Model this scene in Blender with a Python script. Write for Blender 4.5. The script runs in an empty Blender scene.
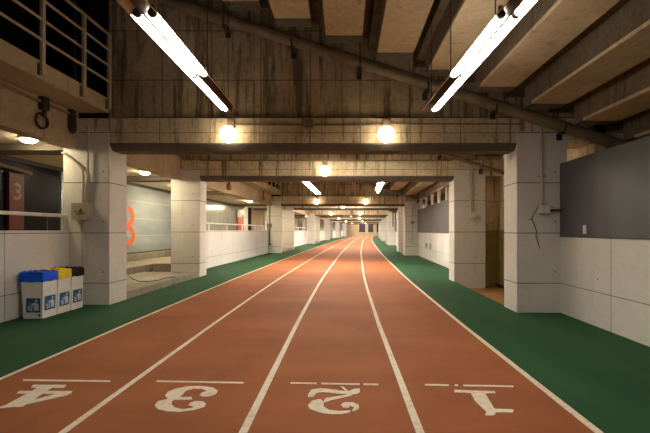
import bpy, bmesh, math, random
from mathutils import Vector, Matrix
random.seed(7)
SC = bpy.context.scene
COL = SC.collection
PI = math.pi

# ------------------------------------------------------------------ layout
CURVE = [(-8, 0), (0, 0), (5, 0), (6.3, .005), (11.2, .09), (17, .30), (23, .54), (27.2, .74), (33, 1.05), (39, 1.38), (43.2, 1.63), (55, 2.35),
         (71, 3.55), (90, 5.1), (130, 9.0)]
def c(d):
    """sideways drift of the corridor's axis at distance d (the tunnel bends gently to the right)"""
    p = CURVE
    if d <= p[0][0]: return p[0][1]
    for i in range(len(p) - 1):
        if d <= p[i + 1][0]:
            def sl(k):
                k0, k1 = max(k - 1, 0), min(k + 1, len(p) - 1)
                return (p[k1][1] - p[k0][1]) / (p[k1][0] - p[k0][0])
            h = p[i + 1][0] - p[i][0]; t = (d - p[i][0]) / h
            return ((2*t**3 - 3*t**2 + 1) * p[i][1] + (t**3 - 2*t**2 + t) * h * sl(i)
                    + (-2*t**3 + 3*t**2) * p[i + 1][1] + (t**3 - t**2) * h * sl(i + 1))
    return p[-1][1]
GZ = [(-8, .062), (-4.9, .062), (-4.2, .052), (-3.2, .012), (1.8, -.012), (3.1, -.087), (8, -.098)]
def gz(x):
    for (a, za), (b, zb) in zip(GZ, GZ[1:]):
        if x <= b: return za + (zb - za) * (x - a) / (b - a)
    return GZ[-1][1]
def span(a, b, step=2.0):
    n = max(1, int(math.ceil((b - a) / step)))
    return [a + (b - a) * i / n for i in range(n + 1)]
PAIRS = [(7.0, 11.2), (23.0, 27.2), (39.0, 43.2), (55.0, 59.2), (71.0, 75.2), (87.0, 91.2)]
START, END = -5.0, 100.0
BAYS = [(START, 7.0)] + [(PAIRS[i][1] + .5, PAIRS[i + 1][0]) for i in range(5)]
BW = .5          # depth of a beam along the track
CD = .55         # depth of a column along the track

# ------------------------------------------------------------------ materials
class N:
    def __init__(s, name):
        s.m = bpy.data.materials.new(name); s.m.use_nodes = True
        s.t = s.m.node_tree; s.b = s.t.nodes['Principled BSDF']
        s.geo = s.t.nodes.new('ShaderNodeNewGeometry')
        s.sep = s.t.nodes.new('ShaderNodeSeparateXYZ'); s.t.links.new(s.geo.outputs['Position'], s.sep.inputs[0])
        s.nsep = s.t.nodes.new('ShaderNodeSeparateXYZ'); s.t.links.new(s.geo.outputs['Normal'], s.nsep.inputs[0])
    def put(s, sock, v):
        if isinstance(v, bpy.types.NodeSocket): s.t.links.new(v, sock)
        else: sock.default_value = v
    def math(s, op, a, b=0.0, cc=None):
        n = s.t.nodes.new('ShaderNodeMath'); n.operation = op
        s.put(n.inputs[0], a); s.put(n.inputs[1], b)
        if cc is not None: s.put(n.inputs[2], cc)
        return n.outputs[0]
    def noise(s, scale, detail=4, stretch=(1, 1, 1), rough=.55, off=(0, 0, 0)):
        mp = s.t.nodes.new('ShaderNodeMapping'); s.t.links.new(s.geo.outputs['Position'], mp.inputs[0])
        mp.inputs['Scale'].default_value = stretch; mp.inputs['Location'].default_value = off
        n = s.t.nodes.new('ShaderNodeTexNoise'); s.t.links.new(mp.outputs[0], n.inputs['Vector'])
        n.inputs['Scale'].default_value = scale; n.inputs['Detail'].default_value = detail; n.inputs['Roughness'].default_value = rough
        return n.outputs['Fac']
    def ramp(s, f, stops):
        n = s.t.nodes.new('ShaderNodeValToRGB'); s.put(n.inputs[0], f)
        el = n.color_ramp.elements
        while len(el) < len(stops): el.new(.5)
        for e, (p, col) in zip(el, stops):
            e.position = p; e.color = (*col, 1) if len(col) == 3 else col
        return n.outputs[0]
    def mix(s, f, a, b, mode='MIX'):
        n = s.t.nodes.new('ShaderNodeMix'); n.data_type = 'RGBA'; n.blend_type = mode
        s.put(n.inputs[0], f)
        s.put(n.inputs[6], (*a, 1) if isinstance(a, tuple) and len(a) == 3 else a)
        s.put(n.inputs[7], (*b, 1) if isinstance(b, tuple) and len(b) == 3 else b)
        return n.outputs[2]
    def smooth(s, v, lo, hi):
        n = s.t.nodes.new('ShaderNodeMapRange'); n.interpolation_type = 'SMOOTHSTEP'
        s.put(n.inputs[0], v); n.inputs[1].default_value = lo; n.inputs[2].default_value = hi
        return n.outputs[0]
    def done(s, col, rough=.8, bump=None, bs=.3, dist=.01, metal=0.0, spec=.3):
        s.put(s.b.inputs['Base Color'], (*col, 1) if isinstance(col, tuple) and len(col) == 3 else col)
        s.put(s.b.inputs['Roughness'], rough); s.b.inputs['Metallic'].default_value = metal
        s.b.inputs['Specular IOR Level'].default_value = spec
        if bump is not None:
            n = s.t.nodes.new('ShaderNodeBump'); n.inputs['Strength'].default_value = bs; n.inputs['Distance'].default_value = dist
            s.put(n.inputs['Height'], bump); s.t.links.new(n.outputs[0], s.b.inputs['Normal'])
        return s.m
def simple(name, col, rough=.6, metal=0.0, var=.15, scale=9, spec=.4):
    n = N(name); f = n.noise(scale)
    d = tuple(x * (1 - var) for x in col); l = tuple(min(1, x * (1 + var)) for x in col)
    return n.done(n.ramp(f, [(.3, d), (.7, l)]), rough, f, .05, metal=metal, spec=spec)
def formwork(name, dark, light, stain, stain_lo, px=None, pxo=0.0, py=None, pyo=0.0, pz=.9, pzo=.44, joint=.4, joint_w=.009, rough=.85, holes=.5, streak=.45, jz=True):
    n = N(name)
    big = n.noise(.9, 5); fine = n.noise(14, 5); strk = n.noise(2.2, 6, (3.2, 3.2, .25), .68, (3.1, 1.7, 0))
    base = n.ramp(n.math('ADD', n.math('MULTIPLY', big, .62), n.math('MULTIPLY', fine, .38)), [(.36, dark), (.64, light)])
    base = n.mix(n.math('MULTIPLY', n.smooth(strk, stain_lo, stain_lo + .16), streak), base, stain)
    ax = n.math('ABSOLUTE', n.nsep.outputs[0]); ay = n.math('ABSOLUTE', n.nsep.outputs[1]); az = n.math('ABSOLUTE', n.nsep.outputs[2])
    j = None
    def add(dist, mask):
        nonlocal j
        e = n.math('MULTIPLY', n.math('SUBTRACT', 1.0, n.smooth(dist, joint_w * .45, joint_w * 1.4)), mask)
        j = e if j is None else n.math('MAXIMUM', j, e)
    X, Y, Z = n.sep.outputs
    if jz: add(n.math('PINGPONG', n.math('SUBTRACT', Z, pzo), pz / 2), n.math('LESS_THAN', az, .6))
    if px: add(n.math('PINGPONG', n.math('SUBTRACT', X, pxo), px / 2), n.math('GREATER_THAN', ay, .6))
    if py: add(n.math('PINGPONG', n.math('SUBTRACT', Y, pyo), py / 2), n.math('GREATER_THAN', ax, .6))
    # tie holes
    hz = n.math('PINGPONG', n.math('SUBTRACT', Z, pzo + .2), pz / 2)
    hx = n.math('PINGPONG', n.math('SUBTRACT', X, pxo + .2), (px or .9) / 2)
    hy = n.math('PINGPONG', n.math('SUBTRACT', Y, pyo + .3), (py or .9) / 2)
    sq = lambda a: n.math('MULTIPLY', a, a)
    d1 = n.math('ADD', n.math('MULTIPLY', sq(hx), n.math('GREATER_THAN', ay, .6)), n.math('ADD', n.math('MULTIPLY', sq(hy), n.math('GREATER_THAN', ax, .6)), sq(hz)))
    hole = n.math('MULTIPLY', n.math('LESS_THAN', d1, .015 ** 2), n.math('LESS_THAN', az, .6))
    col = n.mix(n.math('MULTIPLY', j, 1 - joint), base, (0.03, .026, .02)) if j is not None else base
    col = n.mix(n.math('MULTIPLY', hole, holes), col, (.03, .026, .02))
    h = n.math('SUBTRACT', n.math('MULTIPLY', fine, .25), n.math('ADD', hole, j) if j is not None else hole)
    return n.done(col, rough, h, .35, .012)

M = {}
M['concrete'] = formwork('board_marked_concrete', (.47, .37, .225), (.84, .70, .48), (.085, .06, .033), .50, px=.9, pxo=.31, py=.9, streak=.75, joint=.42)
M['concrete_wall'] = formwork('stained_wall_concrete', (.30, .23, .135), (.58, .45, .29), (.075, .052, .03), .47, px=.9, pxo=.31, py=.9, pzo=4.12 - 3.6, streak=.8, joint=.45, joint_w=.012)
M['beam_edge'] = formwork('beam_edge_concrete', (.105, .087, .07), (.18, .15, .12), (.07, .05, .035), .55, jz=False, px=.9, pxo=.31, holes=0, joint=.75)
M['rib'] = formwork('rib_concrete', (.42, .31, .175), (.63, .48, .295), (.19, .13, .07), .54, jz=False, holes=0, joint=.5)
M['ceil'] = formwork('ceiling_concrete', (.10, .075, .045), (.2, .15, .095), (.05, .037, .022), .5, jz=False, holes=0)  # dark tone also paints the shade of the rib sides and gaps
M['fascia'] = formwork('fascia_concrete', (.34, .26, .16), (.50, .39, .25), (.16, .11, .065), .55, jz=False, py=1.8, pyo=2.6, holes=.3, joint=.6)
M['white'] = formwork('white_painted_concrete', (.61, .575, .525), (.73, .695, .645), (.45, .405, .345), .57, pyo=5.5, holes=.8, joint=.22, streak=.35, joint_w=.008)
M['white_wall'] = formwork('white_painted_wall', (.66, .625, .575), (.77, .735, .685), (.48, .435, .37), .58, py=1.34, pyo=5.66, px=.9, pzo=.44, holes=.85, joint=.35, streak=.3, joint_w=.007)
M['step'] = formwork('worn_step_concrete', (.22, .19, .15), (.38, .335, .27), (.15, .125, .09), .52, jz=False, holes=0, streak=.6)

n = N('green_track_floor'); f = n.noise(1.1, 5, (1, .35, 1)); g = n.noise(160, 2)
M['green'] = n.done(n.mix(n.math('MULTIPLY', g, .5), n.ramp(f, [(.3, (.013, .060, .021)), (.7, (.026, .100, .035))]), (.018, .072, .027)), .8, g, .25, .004, spec=.2)
n = N('red_rubber_track'); f = n.noise(.8, 6, (.6, 1.5, 1)); g = n.noise(220, 2); k = n.noise(2.2, 6, (.7, .25, 1), .6, (4, 2, 0))
cb = n.ramp(f, [(.3, (.255, .080, .027)), (.7, (.375, .122, .043))])
cb = n.mix(n.math('MULTIPLY', n.smooth(k, .52, .7), .35), cb, (.20, .062, .024))
M['track'] = n.done(n.mix(n.math('MULTIPLY', n.smooth(g, .45, .7), .3), cb, (.50, .17, .06)), .75, g, .25, .004, spec=.2)
n = N('worn_white_paint'); f = n.noise(24, 6, rough=.7); g = n.noise(2.5, 3)
f2 = n.math('ADD', n.math('MULTIPLY', f, .7), n.math('MULTIPLY', g, .3))
M['paint'] = n.done(n.ramp(f2, [(.30, (.40, .22, .11)), (.42, (.72, .60, .46)), (.6, (.84, .76, .62))]), .7, f, .1, .003)
M['pit'] = simple('ochre_passage_floor', (.33, .16, .05), .7)
M['olive'] = simple('olive_wainscot_paint', (.32, .24, .085), .5, var=.12, scale=3)
n = N('dark_grey_panel'); f = n.noise(3, 4, (1, 1, .1)); bnd = n.noise(1.3, 2, (1, 1, .01))
M['grey'] = n.done(n.ramp(n.math('ADD', n.math('MULTIPLY', f, .4), n.math('MULTIPLY', bnd, .6)), [(.35, (.078, .077, .084)), (.65, (.108, .106, .113))]), .42, spec=.4)
M['dark'] = simple('unlit_void_and_door_black', (.012, .011, .010), .9, var=.3, spec=.1)  # near-black that paints in the darkness of unlit voids; also the dark door
M['dark_glass'] = simple('dark_tinted_glass', (.008, .007, .006), .3, var=.2, spec=.06)
M['red_panel'] = simple('dark_red_panel', (.09, .009, .007), .45, spec=.2)
M['gold'] = simple('faded_gold_paint', (.13, .05, .018), .45)
n = N('frosted_glass'); f = n.noise(.7, 2, (1, 1, 3)); X, Y, Z = n.sep.outputs
seam = n.math('SUBTRACT', 1.0, n.smooth(n.math('PINGPONG', n.math('SUBTRACT', Z, .63), .29), .004, .014))
M['frost'] = n.done(n.mix(n.math('MULTIPLY', seam, .5), n.ramp(f, [(.3, (.24, .265, .265)), (.7, (.33, .36, .355))]), (.66, .67, .65)), .16, spec=.5)
M['grey_glass'] = simple('grey_glass', (.27, .275, .245), .2, var=.15, scale=2, spec=.5)
M['orange'] = simple('orange_paint', (.60, .095, .012), .5)
M['tan'] = simple('tan_interior_wall', (.36, .27, .16), .7, scale=3)
M['soffit'] = simple('cream_soffit', (.66, .57, .41), .75, var=.08, scale=4)
M['metal_paint'] = simple('cream_painted_steel', (.44, .36, .25), .5)
M['white_metal'] = simple('white_painted_steel', (.70, .67, .61), .45, var=.07)
M['conduit'] = simple('grey_painted_conduit', (.44, .405, .35), .5)
M['dark_conduit'] = simple('weathered_conduit', (.22, .165, .10), .55)
M['pipe'] = None
n = N('corrugated_drain_pipe'); f = n.noise(3, 4); X, Y, Z = n.sep.outputs
w = n.math('SINE', n.math('MULTIPLY', X, 130.0))
M['pipe'] = n.done(n.ramp(f, [(.3, (.16, .115, .068)), (.7, (.28, .205, .125))]), .6, w, .3, .006)
M['iron'] = simple('dark_iron', (.030, .025, .02), .6)
M['fix_metal'] = simple('galvanised_batten', (.74, .60, .40), .45, metal=0, var=.25)
M['fix_white'] = simple('white_enamel_reflector', (.80, .78, .73), .4, var=.04)
M['holder'] = simple('brown_lampholder', (.12, .08, .05), .5)
M['box'] = simple('beige_switch_box', (.40, .36, .27), .5, var=.08)
M['yellow_sign'] = simple('warning_yellow', (.55, .30, .03), .5)
M['black'] = simple('black_plastic', (.012, .012, .013), .38)
M['blue_bag'] = simple('blue_plastic_bag', (.006, .11, .85), .45, var=.2, spec=.2)
M['yellow_bag'] = simple('yellow_plastic_bag', (.90, .66, .012), .4, var=.12)
M['black_bag'] = simple('black_plastic_bag', (.008, .007, .007), .45, var=.3, spec=.2)
M['bin'] = simple('white_bin_plastic', (.80, .78, .73), .5, var=.05)
M['sign_blue'] = simple('sign_blue', (.010, .10, .29), .4, var=.06)
M['sign_white'] = simple('sign_white', (.66, .68, .68), .5, var=.04)
M['night'] = simple('night_window_glass', (.030, .028, .05), .2, spec=.5)
def emit(name, col, strength):
    m = bpy.data.materials.new(name); m.use_nodes = True; nt = m.node_tree
    b = nt.nodes['Principled BSDF']; b.inputs['Base Color'].default_value = (.8, .8, .8, 1)
    no = nt.nodes.new('ShaderNodeTexNoise'); no.inputs['Scale'].default_value = .5
    r = nt.nodes.new('ShaderNodeValToRGB'); nt.links.new(no.outputs[0], r.inputs[0])
    r.color_ramp.elements[0].color = (*[x * .96 for x in col], 1); r.color_ramp.elements[1].color = (*col, 1)
    nt.links.new(r.outputs[0], b.inputs['Emission Color']); b.inputs['Emission Strength'].default_value = strength
    return m
M['tube'] = emit('fluorescent_glow', (1, .94, .84), 16)
M['tube_boosted'] = emit('boosted_fluorescent_glow', (1, .92, .79), 60)  # same kind of tube, glow boosted to brighten the farther bays
M['globe'] = emit('warm_globe_glow', (1, .82, .55), 4.6)
M['tube_mid'] = emit('mid_fluorescent_glow', (1, .90, .74), 32)
M['down_far'] = emit('far_ceiling_lamp_glow', (1, .84, .55), 190)
M['down_bright'] = emit('bright_ceiling_lamp_glow', (1, .84, .55), 95)
M['down'] = emit('ceiling_lamp_glow', (1, .82, .52), 42)

# ------------------------------------------------------------------ mesh building
class MB:
    def __init__(s): s.v = []; s.f = []
    def add(s, vs, fs):
        o = len(s.v); s.v += [tuple(v) for v in vs]; s.f += [tuple(i + o for i in f) for f in fs]; return s
    def box(s, x0, x1, y0, y1, z0, z1):
        return s.add([(x0, y0, z0), (x1, y0, z0), (x1, y1, z0), (x0, y1, z0), (x0, y0, z1), (x1, y0, z1), (x1, y1, z1), (x0, y1, z1)],
                     [(3, 2, 1, 0), (4, 5, 6, 7), (0, 1, 5, 4), (1, 2, 6, 5), (2, 3, 7, 6), (3, 0, 4, 7)])
    def loft(s, sec, ds, bend=True):
        """closed section [(x, z)] carried along the corridor through the distances ds"""
        k = len(sec); vs = []; fs = []
        for d in ds:
            o = bend(d) if callable(bend) else c(d)
            vs += [(x + o, d, z) for x, z in sec]
        for i in range(len(ds) - 1):
            for j in range(k):
                a, b = i * k + j, i * k + (j + 1) % k
                fs.append((a, b, b + k, a + k))
        fs.append(tuple(range(k))[::-1]); e = (len(ds) - 1) * k; fs.append(tuple(e + j for j in range(k)))
        return s.add(vs, fs)
    def rect(s, x0, x1, z0, z1, ds): return s.loft([(x0, z0), (x1, z0), (x1, z1), (x0, z1)], ds)
    def prism(s, poly, fn, t0, t1):
        """polygon in (u, v), mapped by fn(u, v, t), thick from t0 to t1"""
        k = len(poly)
        return s.add([fn(u, v, t0) for u, v in poly] + [fn(u, v, t1) for u, v in poly],
                     [tuple(range(k))[::-1], tuple(range(k, 2 * k))] + [(j, (j + 1) % k, k + (j + 1) % k, k + j) for j in range(k)])
    def tube(s, pts, r, n=10):
        pts = [Vector(p) for p in pts]; rings = []; up = None
        for i, p in enumerate(pts):
            t = (pts[min(i + 1, len(pts) - 1)] - pts[max(i - 1, 0)]).normalized()
            if up is None: up = t.orthogonal().normalized()
            u = (up - t * up.dot(t)).normalized(); up = u; w = t.cross(u)
            rings.append([p + (u * math.cos(2*PI*j/n) + w * math.sin(2*PI*j/n)) * r for j in range(n)])
        vs = [v for rg in rings for v in rg]; fs = []
        for i in range(len(pts) - 1):
            for j in range(n): fs.append((i*n + j, i*n + (j+1) % n, (i+1)*n + (j+1) % n, (i+1)*n + j))
        fs.append(tuple(range(n))[::-1]); e = (len(pts) - 1) * n; fs.append(tuple(e + j for j in range(n)))
        return s.add(vs, fs)
    def ball(s, ctr, r, ry=None, rz=None, nu=24, nv=14):
        ry = ry or r; rz = rz or r; x, y, z = ctr; vs = [(x, y, z + rz)]; fs = []
        for i in range(1, nv):
            a = PI * i / nv
            vs += [(x + r*math.sin(a)*math.cos(2*PI*j/nu), y + ry*math.sin(a)*math.sin(2*PI*j/nu), z + rz*math.cos(a)) for j in range(nu)]
        vs.append((x, y, z - rz)); L = len(vs) - 1
        for j in range(nu):
            fs.append((0, 1 + j, 1 + (j+1) % nu)); fs.append((L, 1 + (nv-2)*nu + (j+1) % nu, 1 + (nv-2)*nu + j))
            for i in range(nv - 2): fs.append((1 + i*nu + j, 1 + (i+1)*nu + j, 1 + (i+1)*nu + (j+1) % nu, 1 + i*nu + (j+1) % nu))
        return s.add(vs, fs)

def obj(name, mb, mat, parent=None, bevel=0, smooth=False, label=None, base=None):
    """link the builder's shapes as ONE mesh object, its origin at its own base (or its parent's)"""
    if parent is not None: o0 = Vector(parent.get('_at', (0, 0, 0)))
    elif base is not None: o0 = Vector(base)
    else:
        xs, ys, zs = zip(*mb.v); o0 = Vector(((min(xs) + max(xs)) / 2, (min(ys) + max(ys)) / 2, min(zs)))
    me = bpy.data.meshes.new(name); me.from_pydata([tuple(Vector(v) - o0) for v in mb.v], [], mb.f); me.update()
    bm = bmesh.new(); bm.from_mesh(me); bmesh.ops.recalc_face_normals(bm, faces=bm.faces)
    if bevel:
        es = [e for e in bm.edges if len(e.link_faces) == 2 and e.calc_face_angle(0) > .5]
        bmesh.ops.bevel(bm, geom=es, offset=bevel, segments=2, affect='EDGES', profile=.5)
    bm.to_mesh(me); bm.free()
    if smooth:
        for p in me.polygons: p.use_smooth = True
        try: me.set_sharp_from_angle(angle=math.radians(40))
        except Exception: pass
    me.materials.append(M[mat] if isinstance(mat, str) else mat)
    o = bpy.data.objects.new(name, me); COL.objects.link(o)
    if parent is None: o.location = o0; o['_at'] = tuple(o0)
    else:
        o.parent = parent; o['_at'] = tuple(o0)
    if label: o['label'] = label
    return o
def tag(o, label, cat, group=None, kind='thing'):
    o['label'] = label; o['category'] = cat; o['kind'] = kind
    if group: o['group'] = group
    return o
def thing(name, loc, label, cat, group=None):
    o = bpy.data.objects.new(name, None); COL.objects.link(o); o.location = loc; o['_at'] = tuple(loc)
    o.empty_display_size = .1
    return tag(o, label, cat, group)
def struct(name, mb, mat, **k):
    o = obj(name, mb, mat, **k); o['kind'] = 'structure'; return o
def text_mb(txt, size, fn, thick):
    cu = bpy.data.curves.new('glyph', 'FONT'); cu.body = txt; cu.size = size; cu.extrude = thick / 2; cu.align_x = 'CENTER'; cu.align_y = 'CENTER'
    cu.offset = size * .018
    o = bpy.data.objects.new('glyph', cu); COL.objects.link(o)
    dg = bpy.context.evaluated_depsgraph_get(); me = bpy.data.meshes.new_from_object(o.evaluated_get(dg))
    mb = MB(); mb.add([fn(v.co.x, v.co.y, v.co.z) for v in me.vertices], [tuple(p.vertices) for p in me.polygons])
    bpy.data.objects.remove(o); bpy.data.curves.remove(cu); bpy.data.meshes.remove(me); return mb
def at(px, py, d):
    """the spot that lies at distance d in the direction of a pixel of the photograph"""
    return Vector(((px - 343) * d / 390, d, 1.385 + (230.5 - py) * d / 390))
ORD = ['first', 'second', 'third', 'fourth', 'fifth', 'sixth', 'seventh', 'eighth', 'ninth', 'tenth', 'eleventh', 'twelfth', 'thirteenth']

# ------------------------------------------------------------------ the setting
DS = span(START, END, 1.6)
xs = [-4.95, -4.5, -4.2, -3.7, -3.2, -2, 0, 1.8, 2.4, 3.15]
mb = MB(); mb.loft([(x, gz(x)) for x in xs] + [(3.15, -.4), (-4.95, -.4)], DS)
for a, b in BAYS + [(PAIRS[-1][1], END)]:
    mb.loft([(3.15, gz(3.15)), (3.9, gz(3.9)), (3.9, -.4), (3.15, -.4)], span(a - (.0 if a < 0 else .05), b + CD, 1.6))
struct('floor', mb, 'green', base=(0, 0, 0))
mb = MB()
for a, b in PAIRS:
    mb.rect(3.15, 4.6, -.6, -.27, span(a, b + CD))
struct('floor_passage', mb, 'pit')

# left side: parapet walls under the openings, steps between the paired columns
for i, (a, b) in enumerate(BAYS):
    mb = MB(); mb.rect(-5.12, -4.92, -.1, 1.385, span(a, b)); struct('wall_left_parapet', mb, 'white_wall')
mb = MB(); mb.rect(-7.1, -5.9, -.2, .39, span(START, END)); mb.rect(-7.1, -6.95, .39, .62, span(START, END))
for a, b in BAYS: mb.rect(-5.9, -5.12, -.2, .39, span(a, b))
struct('floor_concourse', mb, 'step', base=(-6, 0, 0))
for k, (a, b) in enumerate(PAIRS[:4]):
    t = thing('entrance_steps', (-5 + c(a), a + 2, 0), ['worn concrete steps rising left of the track behind the recycling bins\' column',
              'second flight of concrete steps on the left, beyond the railed white wall', 'third flight of concrete steps far along the left side',
              'fourth and farthest flight of concrete steps on the left side'][k], 'steps', 'concrete steps between paired columns')
    y0, y1 = a + CD, b - .013
    mb = MB(); mb.rect(-5.9, -4.22, -.1, .20, span(y0, y1)); obj('lower_step', mb, 'step', t, bevel=.012)
    mb = MB(); mb.rect(-5.98, -5.8, .20, .392, span(a - .0, b + .5)); obj('upper_step', mb, 'step', t, bevel=.012)

# left concourse back wall: glass, frosted panels, doors
def wall_seg(name, a, b, mat, x=-7.1, z0=.3, z1=3.0, th=.12, kind=True):
    mb = MB(); mb.rect(x - th, x, z0, z1, span(a, b))
    return struct(name, mb, mat)
wall_seg('window_1', START, 9.7, 'dark_glass')
wall_seg('window_2', 9.75, 17.6, 'frost')
wall_seg('window_3', 17.65, 25.4, 'grey_glass')
wall_seg('wall_concourse', 25.4, 26.3, 'white'); wall_seg('door_1', 26.3, 27.1, 'dark')
wall_seg('wall_concourse', 27.1, 30.4, 'tan'); wall_seg('wall_concourse', 30.4, 31.0, 'white', x=-7.0)
wall_seg('window_4', 31.0, 35.0, 'dark_glass'); wall_seg('wall_concourse', 35, END, 'tan')
for k, a in enumerate((37, 46, 52, 64, 79)):
    wall_seg('window_%d' % (5 + k), a, a + 3.2, 'dark_glass', x=-7.06, z0=.9, z1=2.6, th=.04)
mb = MB(); mb.rect(-7.12, -7.05, .55, .66, span(9.75, 17.6)); mb.rect(-7.12, -7.05, 2.86, 2.96, span(START, 25.4)); struct('trim_1', mb, 'iron')
# lintels, soffits and the balcony floor over the left side
for a, b in [(START, 15.6), (17.5, END)]:
    mb = MB(); mb.rect(-7.2, -4.9, 2.95, 3.1, span(a, b)); struct('ceiling_concourse', mb, 'soffit')
for i, (a, b) in enumerate([(START, 7.0)] + [(PAIRS[k][0] + BW, PAIRS[k][1]) for k in range(6)] + [(PAIRS[k][1] + BW, PAIRS[k + 1][0]) for k in range(5)]):
    mb = MB(); mb.rect(-5.0, -4.76, 2.855, 3.49, span(a, b)); struct('wall_left_fascia', mb, 'fascia', bevel=.008)
mb = MB(); mb.rect(-5.95, -5.75, 3.6, 7.5, span(START, END)); struct('wall_left', mb, 'dark')  # near-black colour stands in for the unlit space behind the balcony

# ceiling: the underside of the raked seating, stepping down to the right
RX0, RUN, RZ0, RISE, RW = -1.10, .82, 4.765, .272, .585
prof = []
for i in range(-7, 9):
    x = RX0 + RUN * i - .10; z = RZ0 - RISE * i + .40
    prof += [(x, z), (x + RUN, z)]
top = [(prof[-1][0], prof[-1][1] + .25), (prof[0][0], prof[0][1] + .25)]
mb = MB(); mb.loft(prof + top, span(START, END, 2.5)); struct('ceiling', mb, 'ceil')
mb = MB(); mb.rect(6.2, 6.4, -.6, 4.2, span(START, END)); struct('wall_right_outer', mb, 'dark')  # black closing sheet, standing in for unlit space behind the cladding

# right side: low white walls with grey cladding above them
for i, (a, b) in enumerate(BAYS):
    mb = MB(); mb.rect(3.885, 4.05, -.4, 1.268, span(a, b)); struct('wall_right', mb, 'white_wall')
    mb = MB(); mb.rect(3.865, 3.99, 1.27, 2.585, span(a, b - .02))
    o = obj('cladding_panel', mb, 'grey', bevel=.006)
    tag(o, ['plain dark grey cladding panel on the near right white wall', 'grey cladding panel on the right wall beyond the paired columns, under small posts',
            'third grey cladding panel far along the right wall', 'fourth grey cladding panel far along the right wall', 'fifth grey cladding panel far along the right wall',
            'sixth grey cladding panel, at the far end of the right wall'][i], 'wall panel', 'grey panels above the right wall')
    if i in (1, 2):
        for k in range(6):
            d = b - 1.0 - 1.6 * k; mb = MB(); mb.box(3.87 + c(d), 3.98 + c(d), d - .06, d + .06, 2.585, 3.45)
            tag(obj('clerestory_post', mb, 'white', bevel=.005), '%s small pale post %s the %s right grey panel' % (ORD[k], 'counted from the far end, atop', 'second' if i == 1 else 'third'), 'post', 'posts on top of the grey panels')
for a, b in PAIRS:
    mb = MB(); mb.rect(4.5, 4.7, -.5, 1.39, span(a, b + CD)); struct('wall_passage', mb, 'olive')
    mb = MB(); mb.rect(4.5, 4.7, 1.39, 4.0, span(a, b + CD)); struct('wall_passage', mb, 'concrete')
    for z0, z1, mt in ((-.5, 1.39, 'olive'), (1.39, 4.0, 'concrete')):
        mb = MB(); mb.box(4.0 + c(b), 4.6 + c(b), b + .45, b + .53, z0, z1); struct('wall_passage', mb, mt)
    mb = MB(); mb.rect(4.46, 4.5, -.27, -.2, span(a, b + .44)); struct('baseboard_passage', mb, 'iron')
mb = MB(); mb.box(-8, 7, START - .3, START, -.6, 7.5); struct('wall_rear_bounce', mb, 'concrete_wall')  # added to bounce light; the tunnel really runs on behind the camera

# far end of the tunnel
E0 = END + .3; ec = c(END)
mb = MB(); mb.box(ec - 12, ec + 12, E0 - .3, E0, -.6, 7); struct('wall_far', mb, 'fascia')
for k, (a, b) in enumerate([(-1.9, -.35), (.4, 1.7), (2.6, 3.5)]):
    mb = MB(); mb.box(ec + a, ec + b, E0 - .36, E0 - .28, 1.0, 3.1)
    w = struct('window_%d' % (20 + k), mb, 'night')
    mb = MB(); mb.box(ec + a - .05, ec + b + .05, E0 - .40, E0 - .36, .95, 1.03); mb.box(ec + (a + b) / 2 - .03, ec + (a + b) / 2 + .03, E0 - .39, E0 - .36, 1.0, 3.1)
    obj('window_frame', mb, 'iron', w)

# ------------------------------------------------------------------ columns and beams
LN = ['white concrete column behind the recycling bins, with an electrical box', 'white concrete column just past the steps on the left']
RN = ['nearest white column on the right, with conduit and a torn black cable', 'second white column on the right, beyond the dark passage, with a conduit']
for k, (a, b) in enumerate(PAIRS):
    for j, d in enumerate((a, b)):
        q = 2 * k + j
        for side in 'LR':
            x0, x1 = (-5.03, -4.2) if side == 'L' else (3.1, 4.0)
            mb = MB(); mb.box(x0 + c(d), x1 + c(d), d - .012, d + CD, -.55, 3.16 if d < 20 else 3.10)
            o = obj('column', mb, 'white', bevel=.012)
            lab = (LN if side == 'L' else RN)[q] if q < 2 else '%s white column along the %s side of the track' % (ORD[q], 'left' if side == 'L' else 'right')
            tag(o, lab, 'column', 'white columns along the track')
        # beam: face above, chamfered darker lower edge
        cx = c(d); x0, x1 = -7.0 + cx, 5.4 + cx
        t = thing('concrete_beam', (cx, d + BW / 2, 2.83),
                  'near stained concrete cross beam carrying two round lamps and a conduit' if q == 0 else 'second concrete cross beam from the front, with one round lamp' if q == 1
                  else '%s concrete cross beam along the tunnel' % ORD[q], 'beam', 'concrete beams across the track')
        zt = 3.16 if d < 20 else 3.10
        mb = MB(); mb.box(x0, x1, d, d + BW, zt, 3.40)
        for p, r in ((x0, -5.03 + cx), (-4.2 + cx, 3.1 + cx), (4.0 + cx, x1)): mb.box(p, r, d, d + BW, 2.956, zt)
        obj('beam_web', mb, 'concrete', t, label='stained board-marked concrete face')
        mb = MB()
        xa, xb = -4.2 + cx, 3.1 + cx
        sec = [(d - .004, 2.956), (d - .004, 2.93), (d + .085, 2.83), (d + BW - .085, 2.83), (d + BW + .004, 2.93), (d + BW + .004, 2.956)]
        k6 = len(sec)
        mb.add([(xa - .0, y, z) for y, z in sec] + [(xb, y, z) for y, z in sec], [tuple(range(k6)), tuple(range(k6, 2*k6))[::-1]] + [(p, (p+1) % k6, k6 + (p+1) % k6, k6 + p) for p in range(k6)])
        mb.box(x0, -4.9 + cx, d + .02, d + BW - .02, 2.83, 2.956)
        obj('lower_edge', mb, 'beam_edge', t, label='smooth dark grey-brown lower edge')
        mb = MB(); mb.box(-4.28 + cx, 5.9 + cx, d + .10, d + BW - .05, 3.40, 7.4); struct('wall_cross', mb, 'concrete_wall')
        mb = MB(); mb.box(-5.75 + cx, -4.28 + cx, d + .12, d + BW - .05, 3.40, 7.4); struct('wall_cross', mb, 'dark' if j == 0 else 'concrete_wall')  # black sheet stands in for the unlit opening at the balcony end

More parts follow.
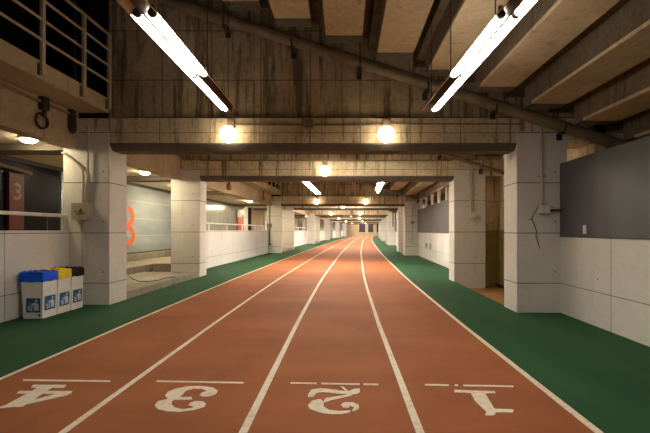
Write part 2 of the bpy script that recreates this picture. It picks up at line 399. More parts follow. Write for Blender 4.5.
# ------------------------------------------------------------------ ribs of the raked seating
for bi, (a, b) in enumerate(BAYS[:3]):
    rng = range(-4, 9) if bi == 0 else range(1, 9)
    for i in rng:
        x0 = RX0 + RUN * i; z0 = RZ0 - RISE * i; e = b - .5
        mb = MB(); s = .018
        mb.loft([(x0, z0), (x0 + RW, z0), (x0 + RW, z0 + .05), (x0, z0 + .05)], span(a, e - .28, 2))
        o = obj('ceiling_rib', mb, 'rib', bevel=.008)
        wb = MB(); wb.loft([(x0 + .012, z0 + .05), (x0 + RW - .012, z0 + .05), (x0 + RW - .012, z0 + .40), (x0 + .012, z0 + .40)], span(a, e - .28, 2)); obj('rib_web', wb, 'ceil', o, label='side of the rib with its shade painted in')  # sides take the dark ceiling concrete: shade put into the colour
        e0 = MB()
        for g in range(5):
            y = e - .28 + g * .056
            e0.box(x0 + .012 + c(y), x0 + RW - .012 + c(y), y, y + .044, z0 + .012, z0 + .36)
        e0.box(x0 + .02 + c(e), x0 + RW - .02 + c(e), e - .28, e, z0 + .03, z0 + .36)
        obj('grooved_end', e0, 'beam_edge', o, label='dark grooved rib end')
        k = i - rng[0]
        tag(o, '%s sloping-stand concrete rib %s, %s' % (ORD[k], 'from the balcony side' if bi == 0 else 'from the light fitting side',
            ['overhead before the first beam', 'in the second bay', 'in the third bay'][bi]), 'ceiling rib', 'concrete ribs under the seating')

# ------------------------------------------------------------------ drain pipes sloping along the cross walls
for k, (d, xa, xb) in enumerate([(7.0, -3.6, 5.3), (11.2, 2.0, 5.0), (23.0, -3.0, 5.2), (39.0, -3.0, 5.2)]):
    cx = c(d); y = d - .13
    zf = lambda x: 4.44 - .318 * x
    t = thing('drain_pipe', (cx + xa, y, zf(xa)), ['ribbed brown drain pipe sloping down the wall above the near beam', 'thin end of a sloping drain pipe over the right passage',
              'sloping drain pipe over the third beam', 'sloping drain pipe over the fifth beam'][k], 'pipe', 'sloping drain pipes')
    mb = MB(); mb.tube([(cx + xa + (xb - xa) * u / 12, y, zf(xa + (xb - xa) * u / 12)) for u in range(13)], .098 if k != 1 else .05, 16); obj('pipe_run', mb, 'pipe', t, smooth=True)
    x = -2.1
    while x < xb:
        if x > xa:
            mb = MB(); z = zf(x)
            ye = d + .099 if z > 3.68 else d - .012; mb.box(cx + x - .045, cx + x + .045, y - .03, ye, z - .13, z - .10); mb.box(cx + x - .045, cx + x + .045, ye - .03, ye, z - .22, z - .10)
            mb.tube([(cx + x + .32 * .11 * math.cos(q) * 0, y + .112 * math.cos(q), z + .118 * math.sin(q)) for q in [PI + PI * w / 10 for w in range(11)]], .016, 6)
            obj('bracket', mb, 'iron', t)
        x += 1.19

# ------------------------------------------------------------------ lamps on the beams
LAMPS = [(7.0, -2.01), (7.0, .755), (11.2, -.52), (23.0, -1.55), (23.0, 1.33), (27.2, .0), (39.0, -1.2), (39.0, 1.7), (43.2, .9),
         (55.0, -.6), (55.0, 2.3), (59.2, 1.4), (71.0, .5), (71.0, 3.5), (75.2, 2.6), (87.0, 2.), (87, 5.)]
LL = ['round glowing globe lamp at the left of the near beam', 'round glowing globe lamp at the right of the near beam', 'single round globe lamp at the middle of the second beam',
      'left globe lamp of the pair on the third beam', 'right globe lamp of the pair on the third beam', 'small lone globe lamp on the fourth beam',
      'left globe lamp on the fifth beam', 'right globe lamp on the fifth beam', 'lone globe lamp on the sixth beam', 'left globe lamp on the seventh beam', 'right globe lamp on the seventh beam',
      'lone globe lamp on the eighth beam', 'left globe lamp on the ninth beam', 'right globe lamp on the ninth beam', 'lone globe lamp on the tenth beam', 'left globe lamp on the eleventh beam', 'right globe lamp on the eleventh beam']
def globe(d, x, lab, sg=-1):
    z = 3.07; y = d + sg * .17
    t = thing('globe_lamp', (x, d, z), lab, 'lamp', 'round lamps on the beams')
    mb = MB(); mb.ball((x, y, z), .147); obj('globe', mb, 'globe', t, smooth=True)
    mb = MB(); mb.box(x - .045, x + .075, *sorted((d + sg * .075, d + sg * .001)), z + .14, z + .30); obj('mounting_box', mb, 'dark_conduit', t, bevel=.006)
    mb = MB(); mb.tube([(x, d + sg * .05, z + .15), (x, d + sg * .13, z + .10)], .03, 10); mb.tube([(x, d + sg * .06, z), (x, d, z)], .09, 20); obj('bracket', mb, 'dark_conduit', t)
for (d, x), lab in zip(LAMPS, LL): globe(d, x, lab)
q = 0
for a, b in PAIRS:                                  # unseen lamps added on the far faces to light the bays
    for d in (a, b):
        for x, w in ((-1.5, 'left'), (1.5, 'right')):
            globe(d + BW, x + c(d), 'added unseen globe lamp at the %s on the back of the %s beam' % (w, ORD[q]), 1)
        q += 1
# conduit feeding the near lamps and one on the second beam
t = thing('beam_conduit', (-.6, 7.0, 3.2), 'thin conduit with a square junction box between the two near lamps', 'conduit')
mb = MB(); mb.tube([(-1.93, 6.965, 3.275), (-.7, 6.965, 3.275)], .015); mb.tube([(-.55, 6.965, 3.275), (.72, 6.965, 3.275)], .015); mb.tube([(.83, 6.965, 3.29), (3.2, 6.965, 3.29)], .013); obj('conduit', mb, 'dark_conduit', t, smooth=True)
mb = MB(); mb.box(-.69, -.53, 6.90, 6.999, 3.20, 3.36); obj('junction_box', mb, 'dark_conduit', t, bevel=.01)
t = thing('beam_conduit', (-.6, 11.2, 3.3), 'thin horizontal conduit running along the second beam', 'conduit')
mb = MB(); mb.tube([(-4.1, 11.165, 3.39), (3.1, 11.165, 3.39)], .022); obj('conduit', mb, 'dark_conduit', t, smooth=True)
mb = MB(); mb.box(-.58, -.46, 11.12, 11.199, 3.32, 3.44); obj('junction_box', mb, 'dark_conduit', t, bevel=.008)
t = thing('ledge_conduit', (0, 7.03, 3.4), 'thin pipe lying along the ledge on top of the near beam', 'conduit')
mb = MB(); mb.tube([(-4.1, 7.05, 3.42), (4.6, 7.05, 3.42)], .018); obj('conduit', mb, 'dark_conduit', t, smooth=True)

# ------------------------------------------------------------------ hanging fluorescent fittings
def fluoro(xc, d_end, nseg, lab, inner, zc=3.055, lit_in=None, lit_out=None, glow='tube_boosted', skew=0.0):
    """twin-tube batten along the track; inner = +1 when its inner row of tubes lies on the right"""
    L = 1.19; d0 = d_end - nseg * L
    ox = lambda d: xc + cs(d)
    cs = lambda d: c(d) + skew * (d_end - d)
    t = thing('fluorescent_fitting', (ox(d_end), d_end, zc), lab, 'fluorescent light', 'hanging fluorescent fittings')
    mb = MB(); mb.loft([(xc - .010, zc - .035), (xc + .010, zc - .035), (xc + .030, zc + .06), (xc - .030, zc + .06)], span(d0, d_end + .03, 1.0), cs); obj('batten', mb, 'holder', t)
    for s in (-1, 1):
        lit = (lit_in if s == inner else lit_out) or range(nseg)
        sec = [(xc + s * .030, zc + .050), (xc + s * .106, zc - .036), (xc + s * .110, zc - .032), (xc + s * .030, zc + .058)]
        for k in range(nseg):
            a = d0 + k * L; on = k in lit
            mb = MB(); mb.loft(sec, span(a, a + L - .01, 1.3), cs)
            obj('reflector', mb, 'fix_white' if on else 'fix_metal', t, label=None if on else 'bare unlit reflector section')
            if not on: continue
            tx = xc + s * .058
            mb = MB(); mb.tube([(tx + cs(a), a + .03, zc - .012), (tx + cs(a + L), a + L - .03, zc - .012)], .030, 14); obj('tube', mb, glow, t, smooth=True)
            for y in (a + .012, a + L - .012):
                mb = MB(); mb.tube([(tx + cs(y), y - .012, zc - .012), (tx + cs(y), y + .012, zc - .012)], .034, 12)
                mb.add(*(lambda q: (q.v, q.f))(MB().box(tx + cs(y) - .018, tx + cs(y) + .018, y - .012, y + .012, zc - .01, zc + .05)))
                obj('lampholder', mb, 'holder', t)
    for k in range(0, nseg + 1, 1):
        y = min(d0 + k * L + .25, d_end - .1); x = ox(y)
        zt = RZ0 - RISE * math.floor((xc - RX0 + .10) / RUN) + .41
        if RX0 + RUN * math.floor((xc - RX0) / RUN) + RW > xc: zt -= .405
        mb = MB(); mb.tube([(x, y, zc + .05), (x, y, zt)], .0055, 6); obj('hanger_rod', mb, 'iron', t)
fluoro(-1.545, 5.34, 4, 'twin-tube fluorescent fitting hanging over the left lanes, nearest', 1, lit_in=(2,), lit_out=(2, 3), glow='tube', skew=.015)
fluoro(1.19, 5.36, 4, 'twin-tube fluorescent fitting hanging over the right lanes, nearest', -1, lit_in=(2,), lit_out=(0, 1, 2, 3), glow='tube', skew=.034)
fluoro(-1.42, 17.6, 4, 'fluorescent fitting hanging over the left lanes in the second bay', 1)
fluoro(1.15, 16.9, 3, 'fluorescent fitting hanging over the right lanes in the second bay', -1, lit_in=(0, 1))
for k, (a, b) in enumerate(PAIRS):
    fluoro(.2 if k < 1 else 0, b - .7, 2, 'added unseen fluorescent fitting hung high behind the %s beam' % ORD[2 * k], 1, zc=3.6, glow='tube_mid' if k == 0 else 'tube_boosted')  # unseen fittings added above the beam line to brighten the gaps
for k, (a, b) in enumerate(BAYS[2:] + [(PAIRS[-1][1] + BW, END - .3)]):
    for x, w in ((-1.6, 'left'), (1.0, 'right')):
        fluoro(x, (a + b) / 2 + 3.6 if b < 95 else b - .4, 6, 'added unseen fluorescent fitting hung high over the %s lanes in the %s bay' % (w, ORD[k + 2]), 1, zc=3.75)  # unseen fittings added out of sight to brighten the far bays

# round lamps set in the soffit over the left openings
for k, (d, lab) in enumerate([(6.6, 'round ceiling lamp above the recycling bins, in the cream soffit'), (10.35, 'round ceiling lamp above the concrete steps, in the cream soffit'),
                              (13.6, 'first small soffit lamp behind the railed white wall'), (20.5, 'second small soffit lamp behind the railed white wall'), (25.2, 'soffit lamp over the second flight of steps'), (33, 'soffit lamp in the third bay on the left'),
                              (41, 'soffit lamp over the third flight of steps'), (50, 'soffit lamp in the fourth bay on the left'), (66, 'soffit lamp in the fifth bay on the left')]):
    x = -5.33 + c(d)
    if d in (13.6,): x -= .45
    t = thing('ceiling_lamp', (x, d, 2.95), lab, 'lamp', 'round soffit lamps')
    mb = MB(); mb.ball((x, d, 2.935), .125, .125, .07); obj('lamp_glass', mb, 'down' if d < 9 else 'down_bright' if d < 11 else 'down_far', t, smooth=True)
    mb = MB(); mb.tube([(x, d, 2.951), (x, d, 2.925)], .14, 24); obj('lamp_ring', mb, 'white_metal', t)

# ------------------------------------------------------------------ balconies over the left side
for bi, (a, b) in enumerate(BAYS[:4]):
    t = thing('balcony', (-4.9, b - 1, 3.485), ['cream balcony with steel railing jutting out above the recycling bins', 'railed balcony over the left wall in the second bay', 'railed balcony over the left wall in the third bay',
                                               'railed balcony over the left wall in the fourth bay'][bi], 'balcony', 'balconies over the left side')
    mb = MB(); mb.rect(-5.75, -4.2, 3.485, 3.745, span(a, b - .02, 1.5)); obj('slab', mb, 'fascia', t, bevel=.01)
    X = -4.18; e = b - .05
    for z in (4.87, 4.595, 4.315, 4.035):
        mb = MB(); mb.tube([(X + c(d), d, z) for d in span(a, e, 1.5)], .021 if z < 4.8 else .026, 10); obj('rail', mb, 'metal_paint', t, smooth=True)
    ds = [e, e - .66, e - 1.52] + [e - 1.52 - .95 * k for k in range(1, 9)]
    for d in ds:
        if d > a + .1:
            mb = MB(); mb.box(X + c(d) - .022, X + c(d) + .022, d - .03, d + .03, 3.55, 4.88); p = obj('post', mb, 'metal_paint', t, bevel=.004)
            mb = MB(); mb.box(-4.215 + c(d), -4.195 + c(d), d - .075, d - .02, 3.53, 3.70); obj('anchor_plate', mb, 'iron', p)
mb = MB(); mb.tube([(-4.75, 6.9, 3.76), (-4.75, 6.9, 6.2)], .03); tag(obj('standpipe', mb, 'iron', smooth=True), 'thin dark vertical pipe behind the balcony railing end', 'pipe')

# hand rails on the low walls
for bi, (a, b) in enumerate(BAYS[:5]):
    lab = ['white steel rail on the low wall behind the recycling bins', 'white steel rail with posts on the low wall past the steps', 'white rail on the low left wall in the third bay', 'white rail on the low left wall in the fourth bay', 'white rail on the low left wall in the fifth bay'][bi]
    X = -5.0; t = thing('hand_rail', (X + c(b), b, 1.385), lab, 'railing', 'rails on the low left walls')
    mb = MB(); mb.loft([(X - .03, 1.62), (X + .03, 1.62), (X + .03, 1.675), (X - .03, 1.675)], span(a, b, 1.5)); obj('top_rail', mb, 'white_metal', t, bevel=.008)
    ds = [b - .04] + [b - 1.9 * k for k in range(1, 7)] if bi == 0 else [b - 1.0, b - 2.75, b - 5.0, b - 7.1, b - 9.0, b - 10.9]
    for d in ds:
        if d > a: mb = MB(); mb.box(X + c(d) - .028, X + c(d) + .028, d - .028, d + .028, 1.385, 1.63); obj('post', mb, 'white_metal', t, bevel=.005)

# ------------------------------------------------------------------ the track
t = thing('running_track', (0, 0, 0), 'orange-red rubber running track with white lane lines and numbers', 'running track')
mb = MB(); xs = [-3.165, -2, 0, 1.79]; mb.loft([(x, gz(x) + .012) for x in xs] + [(1.79, -.03), (-3.165, -.03)], span(START, END - .2, 1.2)); obj('rubber_surface', mb, 'track', t)
for x, w in ((-3.14, .045), (-1.895, .052), (-.678, .058), (.527, .058), (1.752, .058)):
    mb = MB(); z = gz(x) + .0125; mb.loft([(x - w/2, z), (x + w/2, z), (x + w/2, z + .003), (x - w/2, z + .003)], span(START, END - .4, 1.2)); obj('lane_line', mb, 'paint', t)
def ground(px, py, z=.013):
    d = 390 * (1.385 - z) / (py - 230.5); return ((px - 343) * d / 390, d)
def paint(name, polys, label):
    mb = MB()
    for k, poly in enumerate(polys):
        q = [ground(*p) for p in poly]
        mb.prism(q, lambda u, v, w: (u, v, gz(u) + .0125 + w), 0, .003 + .00025 * k)
    return obj(name, mb, 'paint', t, label=label)
def zp(pts, ox, oy, s): return [(ox + x / s, oy + y / s) for x, y in pts]
for (p0, p1, segs), nm in zip([((23, 381.4), (110.3, 382.1), [(0, 1)]), ((156.5, 381.9), (243.5, 383), [(0, 1)]), ((290.5, 383), (378.3, 384.1), [(0, .30), (.35, .79), (.83, 1)]), ((425, 384.1), (513.5, 385.4), [(0, .27), (.335, .375), (.43, 1)])],
                              ('four', 'three', 'two', 'one')):
    polys = []
    for a, b in segs:
        L = lambda u: (p0[0] + (p1[0] - p0[0]) * u, p0[1] + (p1[1] - p0[1]) * u)
        (xa, ya), (xb, yb) = L(a), L(b); polys.append([(xa, ya - .75), (xb, yb - .75), (xb, yb + .75), (xa, ya + .75)])
    paint('start_line', polys, 'short white start line by number ' + nm)
S = 5.909
paint('lane_number', [zp(p, 0, 370, 5) for p in (
    [(165, 80), (332, 80), (318, 95), (155, 95)], [(205, 86), (272, 86), (112, 190), (62, 192), (0, 199), (-2, 192), (32, 180)],
    [(95, 111), (362, 111), (352, 125), (82, 125)], [(318, 116), (362, 112), (335, 132), (112, 183), (130, 165)])], 'painted white number 4')
paint('lane_number', [zp(p, 140, 370, S) for p in (
    [(235, 168), (190, 170), (158, 166), (147, 154), (165, 132), (215, 112), (285, 99), (360, 97), (430, 105), (460, 124), (450, 143), (410, 158), (368, 159), (353, 150), (365, 136), (398, 126), (370, 116), (320, 112), (272, 125), (248, 150)],
    [(160, 166), (306, 162), (309, 177), (165, 182)],
    [(180, 172), (105, 188), (87, 213), (105, 235), (160, 247), (230, 251), (320, 239), (378, 221), (391, 203), (375, 189), (330, 186), (296, 198), (287, 210), (310, 219), (318, 226), (255, 235), (208, 226), (186, 206), (190, 186), (215, 173)])], 'painted white number 3')
paint('lane_number', [zp(p, 280, 370, S) for p in (
    [(165, 145), (185, 115), (240, 107), (330, 115), (400, 126), (440, 109), (472, 108), (470, 130), (450, 142), (410, 140), (330, 138), (250, 130), (215, 135), (197, 158), (165, 158)],
    [(358, 95), (374, 97), (412, 130), (395, 131)], [(258, 182), (270, 165), (415, 140), (430, 149), (300, 179), (265, 193)],
    [(240, 170), (190, 180), (165, 208), (175, 230), (230, 250), (300, 262), (370, 260), (415, 250), (419, 238), (350, 241), (290, 235), (257, 215), (259, 190)],
    [(360, 202), (380, 190), (430, 189), (465, 203), (468, 225), (440, 245), (424, 241), (437, 220), (415, 210), (402, 222), (372, 221)])], 'painted white number 2')
paint('lane_number', [zp(p, 410, 370, 5) for p in (
    [(222, 95), (300, 98), (425, 102), (428, 113), (300, 111), (222, 107)], [(300, 104), (372, 106), (432, 205), (420, 222), (375, 222), (383, 205), (325, 150)],
    [(400, 188), (517, 192), (516, 207), (410, 206)])], 'painted white number 1')

# ------------------------------------------------------------------ recycling bins
def pict(fn, parent):
    mb = MB(); s = .215
    mb.prism([(-.5*s, -.5*s), (.5*s, -.5*s), (.5*s, .5*s), (-.5*s, .5*s)], fn, 0, .003); o = obj('sign', mb, 'sign_blue', parent, label='blue square litter pictogram')
    mb = MB(); P = lambda pts: mb.prism([(x * s, y * s) for x, y in pts], fn, .003, .0045)
    P([(-.38, -.02), (-.33, -.02), (-.28, -.38), (-.33, -.38)]); P([(-.04, -.02), (-.09, -.02), (-.12, -.38), (-.07, -.38)]); P([(-.33, -.38), (-.08, -.38), (-.08, -.32), (-.33, -.32)])
    P([(-.26, -.06), (-.2, -.06), (-.17, -.28), (-.23, -.28)])
    P([(.05, .12), (.22, .18), (.36, .10), (.38, -.38), (.27, -.38), (.24, -.1), (.18, -.38), (.08, -.38)])
    P([(.17, .16), (.10, .24), (-.16, -.0), (-.10, -.06)])
    P([(.22 + .085 * math.cos(2*PI*j/14), .32 + .085 * math.sin(2*PI*j/14)) for j in range(14)])
    P([(-.24, .14), (-.16, .16), (-.15, .07), (-.23, .05)])
    obj('pictogram', mb, 'sign_white', o, label='white figure dropping litter in a bin')
def bin_(y0, bag, lab, front):
    x0, x1, dy = -4.805, -4.515, .285; y1 = y0 + dy; zb = gz(-4.7) + .001; H = .668; gx, gy = .055, .004
    t = thing('recycling_bin', ((x0 + x1) / 2, y0 + dy / 2, zb), lab, 'recycling bin', 'recycling bins by the left wall')
    B = [(x0, y0), (x1, y0), (x1, y1), (x0, y1)]; T = [(x0 - gx + .015, y0 - .004), (x1 + .012, y0 - .004), (x1 + .012, y1 - .002), (x0 - gx + .015, y1 - .002)]
    mb = MB(); mb.add([(x, y, zb) for x, y in B] + [(x, y, zb + H) for x, y in T], [(3, 2, 1, 0), (0, 1, 5, 4), (1, 2, 6, 5), (2, 3, 7, 6), (3, 0, 4, 7)])
    ins = [(x * .93 + (x0 + x1 - gx) * .035, y * .93 + (y0 + y1) * .035) for x, y in T]
    mb.add([(x, y, zb + H) for x, y in T] + [(x, y, zb + H - .12) for x, y in ins], [(0, 1, 5, 4), (1, 2, 6, 5), (2, 3, 7, 6), (3, 0, 4, 7), (4, 5, 6, 7)])
    obj('body', mb, 'bin', t)
    # liner folded over the rim
    rnd = random.Random(int(y0 * 100)); per = []
    for k in range(4):
        (xa, ya), (xb, yb) = T[k], T[(k + 1) % 4]
        for j in range(8): per.append((xa + (xb - xa) * j / 8, ya + (yb - ya) * j / 8))
    cx, cy = sum(p[0] for p in per) / 32, sum(p[1] for p in per) / 32; rows = []
    for off, z, jz in ((.010, H - .115, .008), (.013, H - .07, .004), (.012, H - .02, .004), (.012, H + .026, .016), (-.02, H + .036, .018), (-.035, H - .05, .01)):
        row = []
        for x, y in per:
            v = Vector((x - cx, y - cy)); m = max(abs(v.x) / .185, abs(v.y) / .14)
            q = Vector((v.x, v.y)).normalized() * (off + rnd.uniform(-.002, .003))
            row.append((x + q.x, y + q.y, zb + z + rnd.uniform(-jz, jz)))
        rows.append(row)
    vs = [v for r in rows for v in r]; fs = [(i*32 + j, i*32 + (j+1) % 32, (i+1)*32 + (j+1) % 32, (i+1)*32 + j) for i in range(5) for j in range(32)]
    fs.append(tuple(5*32 + j for j in range(32)))
    mb = MB(); mb.add(vs, fs); obj('bin_bag', mb, bag, t, smooth=True)
    ym = (y0 + y1) / 2
    lean = (.012) / H
    pict(lambda u, v, w: (x1 + .0015 + w + lean * (v + .22), ym + u * 1.02, zb + .22 + v), t)
    if front:
        pict(lambda u, v, w: (x0 + .155 + u, y0 - .0035 - w - .004 / H * (.2 + v), zb + .20 + v), t)
        mb = MB(); mb.prism([(.02 * math.cos(q * PI / 5), .02 * math.sin(q * PI / 5)) for q in range(10)], lambda u, v, w: (x1 - .045 + u, y0 - .001 - w, zb + .05 + v), 0, .002); obj('sticker', mb, 'green', t, label='tiny green round sticker')
bin_(5.86, 'blue_bag', 'white recycling bin with blue bag, first of the three', True)
bin_(6.17, 'yellow_bag', 'white recycling bin with yellow bag, middle of the three', False)
bin_(6.48, 'black_bag', 'white recycling bin with black bag, against the column', False)

# ------------------------------------------------------------------ boxes and conduits on the columns
def path(pix, d, r, mb): mb.tube([at(x, y, d) for x, y in pix], r, 8)
t = thing('switch_box', (-4.7, 6.99, 1.57), 'beige electrical box with warning triangle on the column above the bins', 'electrical box')
mb = MB(); mb.box(-4.772, -4.480, 6.86, 6.987, 1.575, 1.868); obj('box', mb, 'box', t, bevel=.008)
mb = MB(); mb.box(-4.777, -4.475, 6.852, 6.862, 1.570, 1.873); obj('lid', mb, 'box', t, bevel=.004)
W = lambda u, v, w: (-4.61 + u * .85, 6.851 - w, 1.715 + v * .85)
mb = MB(); mb.prism([(-.075, -.055), (.075, -.055), (0, .075)], W, 0, .002); o = obj('warning_sign', mb, 'yellow_sign', t, label='small yellow warning triangle')
mb = MB(); mb.prism([(-.012, -.03), (.03, .0), (.008, .0), (.02, .035), (-.03, -.002), (-.006, -.002)], W, .002, .004)
for a, b in (((-.075, -.055), (.075, -.055)), ((.075, -.055), (0, .075)), ((0, .075), (-.075, -.055))):
    a, b = Vector(a), Vector(b); nn = (b - a).normalized(); nn = Vector((-nn.y, nn.x)) * .012
    mb.prism([tuple(a), tuple(b), tuple(b + nn), tuple(a + nn)], W, .002, .0035)
obj('warning_symbol', mb, 'black', o)
mb = MB(); mb.prism([(-.13, 0), (-.10, .02), (-.10, .008), (-.085, .008), (-.085, -.008), (-.10, -.008), (-.10, -.02)], W, 0, .003); obj('arrow_mark', mb, 'black', t)
mb = MB()
path([(88, 126), (88, 160), (87.6, 177), (86.5, 186), (85.5, 194), (85.5, 203)], 6.94, .018, mb); path([(62, 152.5), (70, 157.5), (78, 164), (82.5, 170), (83.5, 177), (83, 203)], 6.95, .020, mb)
path([(82.5, 220), (82.6, 222), (82.8, 242), (82.8, 269)], 6.96, .014, mb); obj('conduit', mb, 'conduit', t, smooth=True)

t = thing('column_conduit', (3.57, 6.98, 1.7), 'white conduit and small box on the nearest right column', 'conduit')
mb = MB(); path([(541.3, 122), (541.5, 160), (542.2, 206)], 6.945, .024, mb); mb.box(3.50, 3.62, 6.93, 6.99, 2.35, 2.37); obj('conduit', mb, 'conduit', t, smooth=True)
mb = MB(); mb.box(3.495, 3.66, 6.88, 6.987, 1.685, 1.83); obj('junction_box', mb, 'white_metal', t, bevel=.008)
mb = MB(); path([(546, 210), (555, 210), (563, 210)], 6.92, .017, mb); obj('stub_pipe', mb, 'iron', t, smooth=True)
mb = MB(); path([(541, 205.5), (538.5, 206), (535, 212), (531.5, 218), (534, 224), (536.5, 231), (536, 236), (538, 243), (539.5, 248.5)], 6.965, .0065, mb)
path([(531.5, 218), (530, 220), (528.5, 220)], 6.965, .006, mb); path([(545, 205), (549, 206), (555, 207.5)], 6.965, .0065, mb)
obj('loose_cable', mb, 'black', t, smooth=True, label='torn black loose cable')
t = thing('column_conduit', (3.68, 11.2, 1.7), 'white conduit and small box on the second right column', 'conduit')
mb = MB(); path([(471, 168), (471, 212)], 11.14, .030, mb); obj('conduit', mb, 'conduit', t, smooth=True)
mb = MB(); q = at(472, 215.5, 11.15); mb.box(q.x - .10, q.x + .10, 11.08, 11.186, q.z - .08, q.z + .08); obj('junction_box', mb, 'white_metal', t, bevel=.008)
t = thing('column_conduit', (-4.25, 23, 1.5), 'grey conduit with two small boxes on the third left column', 'conduit')
mb = MB(); path([(269.7, 200), (269.7, 243)], 22.95, .025, mb); obj('conduit', mb, 'iron', t, smooth=True)
mb = MB(); q = at(269.5, 225.4, 22.9); mb.box(q.x - .12, q.x + .12, 22.86, 22.986, q.z - .11, q.z + .11); q = at(269.7, 244.3, 22.9); mb.box(q.x - .07, q.x + .07, 22.9, 22.986, q.z - .06, q.z + .06); obj('junction_box', mb, 'dark_conduit', t, bevel=.006)
t = thing('column_conduit', (4.2, 23, 1.5), 'thin grey conduit with a box on the third right column', 'conduit')
mb = MB(); path([(412.5, 207), (412.5, 244), (418, 244.5)], 22.95, .022, mb); path([(412.5, 222), (417.5, 222)], 22.95, .02, mb); obj('conduit', mb, 'conduit', t, smooth=True)
mb = MB(); q = at(412.5, 222.5, 22.9); mb.box(q.x - .10, q.x + .10, 22.88, 22.986, q.z - .06, q.z + .06); obj('junction_box', mb, 'dark_conduit', t, bevel=.006)
t = thing('column_conduit', (4.3, 39, 1.5), 'dark conduits hanging on the fifth right column', 'conduit')
mb = MB(); path([(393, 209), (393, 227)], 38.95, .06, mb); path([(395.5, 212), (395.5, 231)], 38.95, .06, mb); obj('conduit', mb, 'dark_conduit', t, smooth=True)
for k, d in enumerate((20.1, 18.9)):
    x = 3.885 + c(d); mb = MB(); mb.box(x - .07, x, d - .09, d + .09, .50, .74)
    tag(obj('wall_socket', mb, 'conduit', bevel=.008), ['small grey socket box low on the right wall, nearer the third column', 'small grey socket box low on the right wall, farther from the column'][k], 'socket', 'socket boxes on the right wall')
t = thing('wall_switch', (3.76, 6.02, 1.39), 'small white switch plate at the foot of the near grey panel', 'switch')
mb = MB(); mb.box(3.846, 3.863, 6.18, 6.26, 1.33, 1.47); obj('plate', mb, 'white_metal', t, bevel=.006)
mb = MB(); mb.box(3.838, 3.847, 6.20, 6.24, 1.37, 1.43); obj('rocker', mb, 'white_metal', t, bevel=.003)

# cable runs and hooks under the balcony
t = thing('cable_run', (-4.72, 5, 3.4), 'long conduit with hooks and a cable coil under the balcony', 'conduit')
mb = MB(); mb.tube([(-4.725, d, 3.405) for d in span(START, 6.9, 3)], .028, 8); obj('conduit', mb, 'dark_conduit', t, smooth=True)
mb = MB(); mb.box(-4.76, -4.66, 6.08, 6.20, 3.28, 3.48); mb.tube([(-4.70, 6.14, 3.30), (-4.69, 6.13, 3.22), (-4.70, 6.10, 3.18)], .03, 8); obj('hook', mb, 'iron', t)
mb = MB()
for q in range(3): mb.tube([(-4.725 + .012 * q, 6.10 + (.115 + .006*q) * math.sin(2*PI*j/20), 3.10 + (.125 - .006*q) * math.cos(2*PI*j/20)) for j in range(21)], .010, 6)
obj('cable_coil', mb, 'iron', t, smooth=True, label='looped dark cable coil')
mb = MB(); mb.box(-4.76, -4.68, 6.72, 6.84, 3.28, 3.48); mb.ball((-4.70, 6.78, 3.19), .06, .07, .12); obj('hook', mb, 'iron', t)
for k, d in enumerate((15.3, 20.8)):
    x = -4.70 + c(d); t = thing('hanging_speaker', (x, d, 3.0), ['dark horn speaker hung over the railed left wall', 'dark horn speaker hung by the third left column'][k], 'speaker', 'horn speakers under the second balcony')
    mb = MB(); mb.tube([(x, d, 3.485), (x, d, 3.17)], .03, 8); obj('drop_rod', mb, 'iron', t)
    mb = MB(); mb.box(x - .10, x + .08, d - .14, d + .14, 2.98, 3.20); obj('housing', mb, 'dark_conduit', t, bevel=.03)

# ------------------------------------------------------------------ signs behind the openings
t = thing('gate_sign', (-7.05, 8.5, 1.0), 'dark red upright panel with gold number 3 in the dark opening', 'sign')
mb = MB(); mb.rect(-7.08, -7.02, .7, 2.62, [8.17, 8.54]); obj('panel', mb, 'red_panel', t, bevel=.005)
obj('number', text_mb('3', .50, lambda u, v, w: (-7.017 + c(8.5) + w, 8.37 + u, 2.20 + v), .004), 'gold', t, label='faded gold number 3')
mb = MB(); mb.tube([(-6.99 + c(d), d, 2.75 - .012 * (d - 7.0) ** 2 * 3) for d in span(6.8, 8.7, .2)], .035, 8); tag(obj('curved_frame', mb, 'dark_conduit', smooth=True), 'pale curved frame edge above the dark red number panel', 'frame')
t = thing('wall_number', (-7.1, 12.9, .9), 'large orange number 8 on the frosted wall above the steps', 'sign')
def eight(u, v, w): return (-7.10 + c(12.58 + u) + .002 + w, 12.58 + u, 1.525 + v)
mb = MB()
def ringstroke(cy, rx, ry, wd):
    k = 40
    for j in range(k):
        a, b = 2*PI*j/k, 2*PI*(j+1)/k
        mb.prism([(rx*math.cos(a), cy + ry*math.sin(a)), (rx*math.cos(b), cy + ry*math.sin(b)), ((rx-wd)*math.cos(b), cy + (ry-wd)*math.sin(b)), ((rx-wd)*math.cos(a), cy + (ry-wd)*math.sin(a))], eight, 0, .006)
ringstroke(.325, .40, .335, .16); ringstroke(-.31, .44, .345, .16); obj('number', mb, 'orange', t)
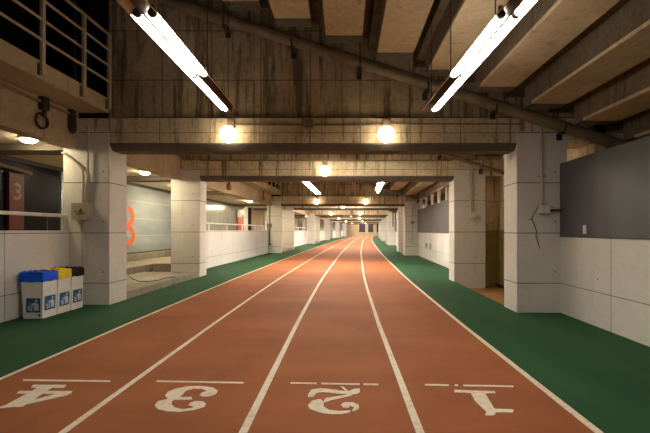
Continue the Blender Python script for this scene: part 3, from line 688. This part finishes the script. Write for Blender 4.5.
t = thing('gate_sign', (-7.05, 24.2, .8), 'orange upright panel behind the railed left wall', 'sign')
mb = MB(); mb.rect(-7.06, -7.0, .7, 2.2, [23.85, 24.5]); obj('panel', mb, 'orange', t, bevel=.005)
mb = MB(); mb.rect(-7.065, -6.995, 2.2, 2.62, [23.85, 24.5]); obj('top_panel', mb, 'white_metal', t, bevel=.005)
mb = MB(); mb.tube([(-6.98, 9.2, .4), (-6.98, 9.2, 1.75)], .012); tag(obj('door_bar', mb, 'gold', smooth=True), 'thin brass upright bar in the dark glass opening', 'bar')

# cord lying on the steps
mb = MB(); pts = [(128.5, 275.7), (133, 279), (140, 281.3), (149, 281.2), (158.6, 280), (166, 278), (173, 276.8), (178, 279.5)]
P = []
for x, y in pts:
    d = 390 * (1.385 - .212) / (y - 230.5); P.append(((x - 343) * d / 390, d, .212))
mb.tube(P, .009, 6); tag(obj('cord', mb, 'black', smooth=True), 'dark cord trailing across the lower concrete step', 'cord')

# ------------------------------------------------------------------ world, camera, view
w = bpy.data.worlds.new('dim_tunnel_air'); SC.world = w; w.use_nodes = True
w.node_tree.nodes['Background'].inputs[0].default_value = (1, .8, .55, 1); w.node_tree.nodes['Background'].inputs[1].default_value = .02
cam = bpy.data.cameras.new('camera'); co = bpy.data.objects.new('camera', cam); COL.objects.link(co); SC.camera = co
cam.sensor_fit = 'HORIZONTAL'; cam.sensor_width = 36; cam.lens = 390 / 650 * 36
co.location = (0, 0, 1.385); co.rotation_euler = (PI / 2, 0, 0)
cam.shift_x = -(343 - 325) / 650; cam.shift_y = (230.5 - 216.5) / 650
cam.clip_start = .05; cam.clip_end = 400
for o in list(bpy.data.objects):
    if '_at' in o: del o['_at']
SC.view_settings.view_transform = 'Standard'; SC.view_settings.look = 'None'
SC.view_settings.exposure = 1.5; SC.view_settings.gamma = 1.0; SC.view_settings.use_curve_mapping = False
SC.cycles.use_denoising = True
SC.cycles.max_bounces = 8; SC.cycles.diffuse_bounces = 5; SC.cycles.sample_clamp_indirect = 6.0
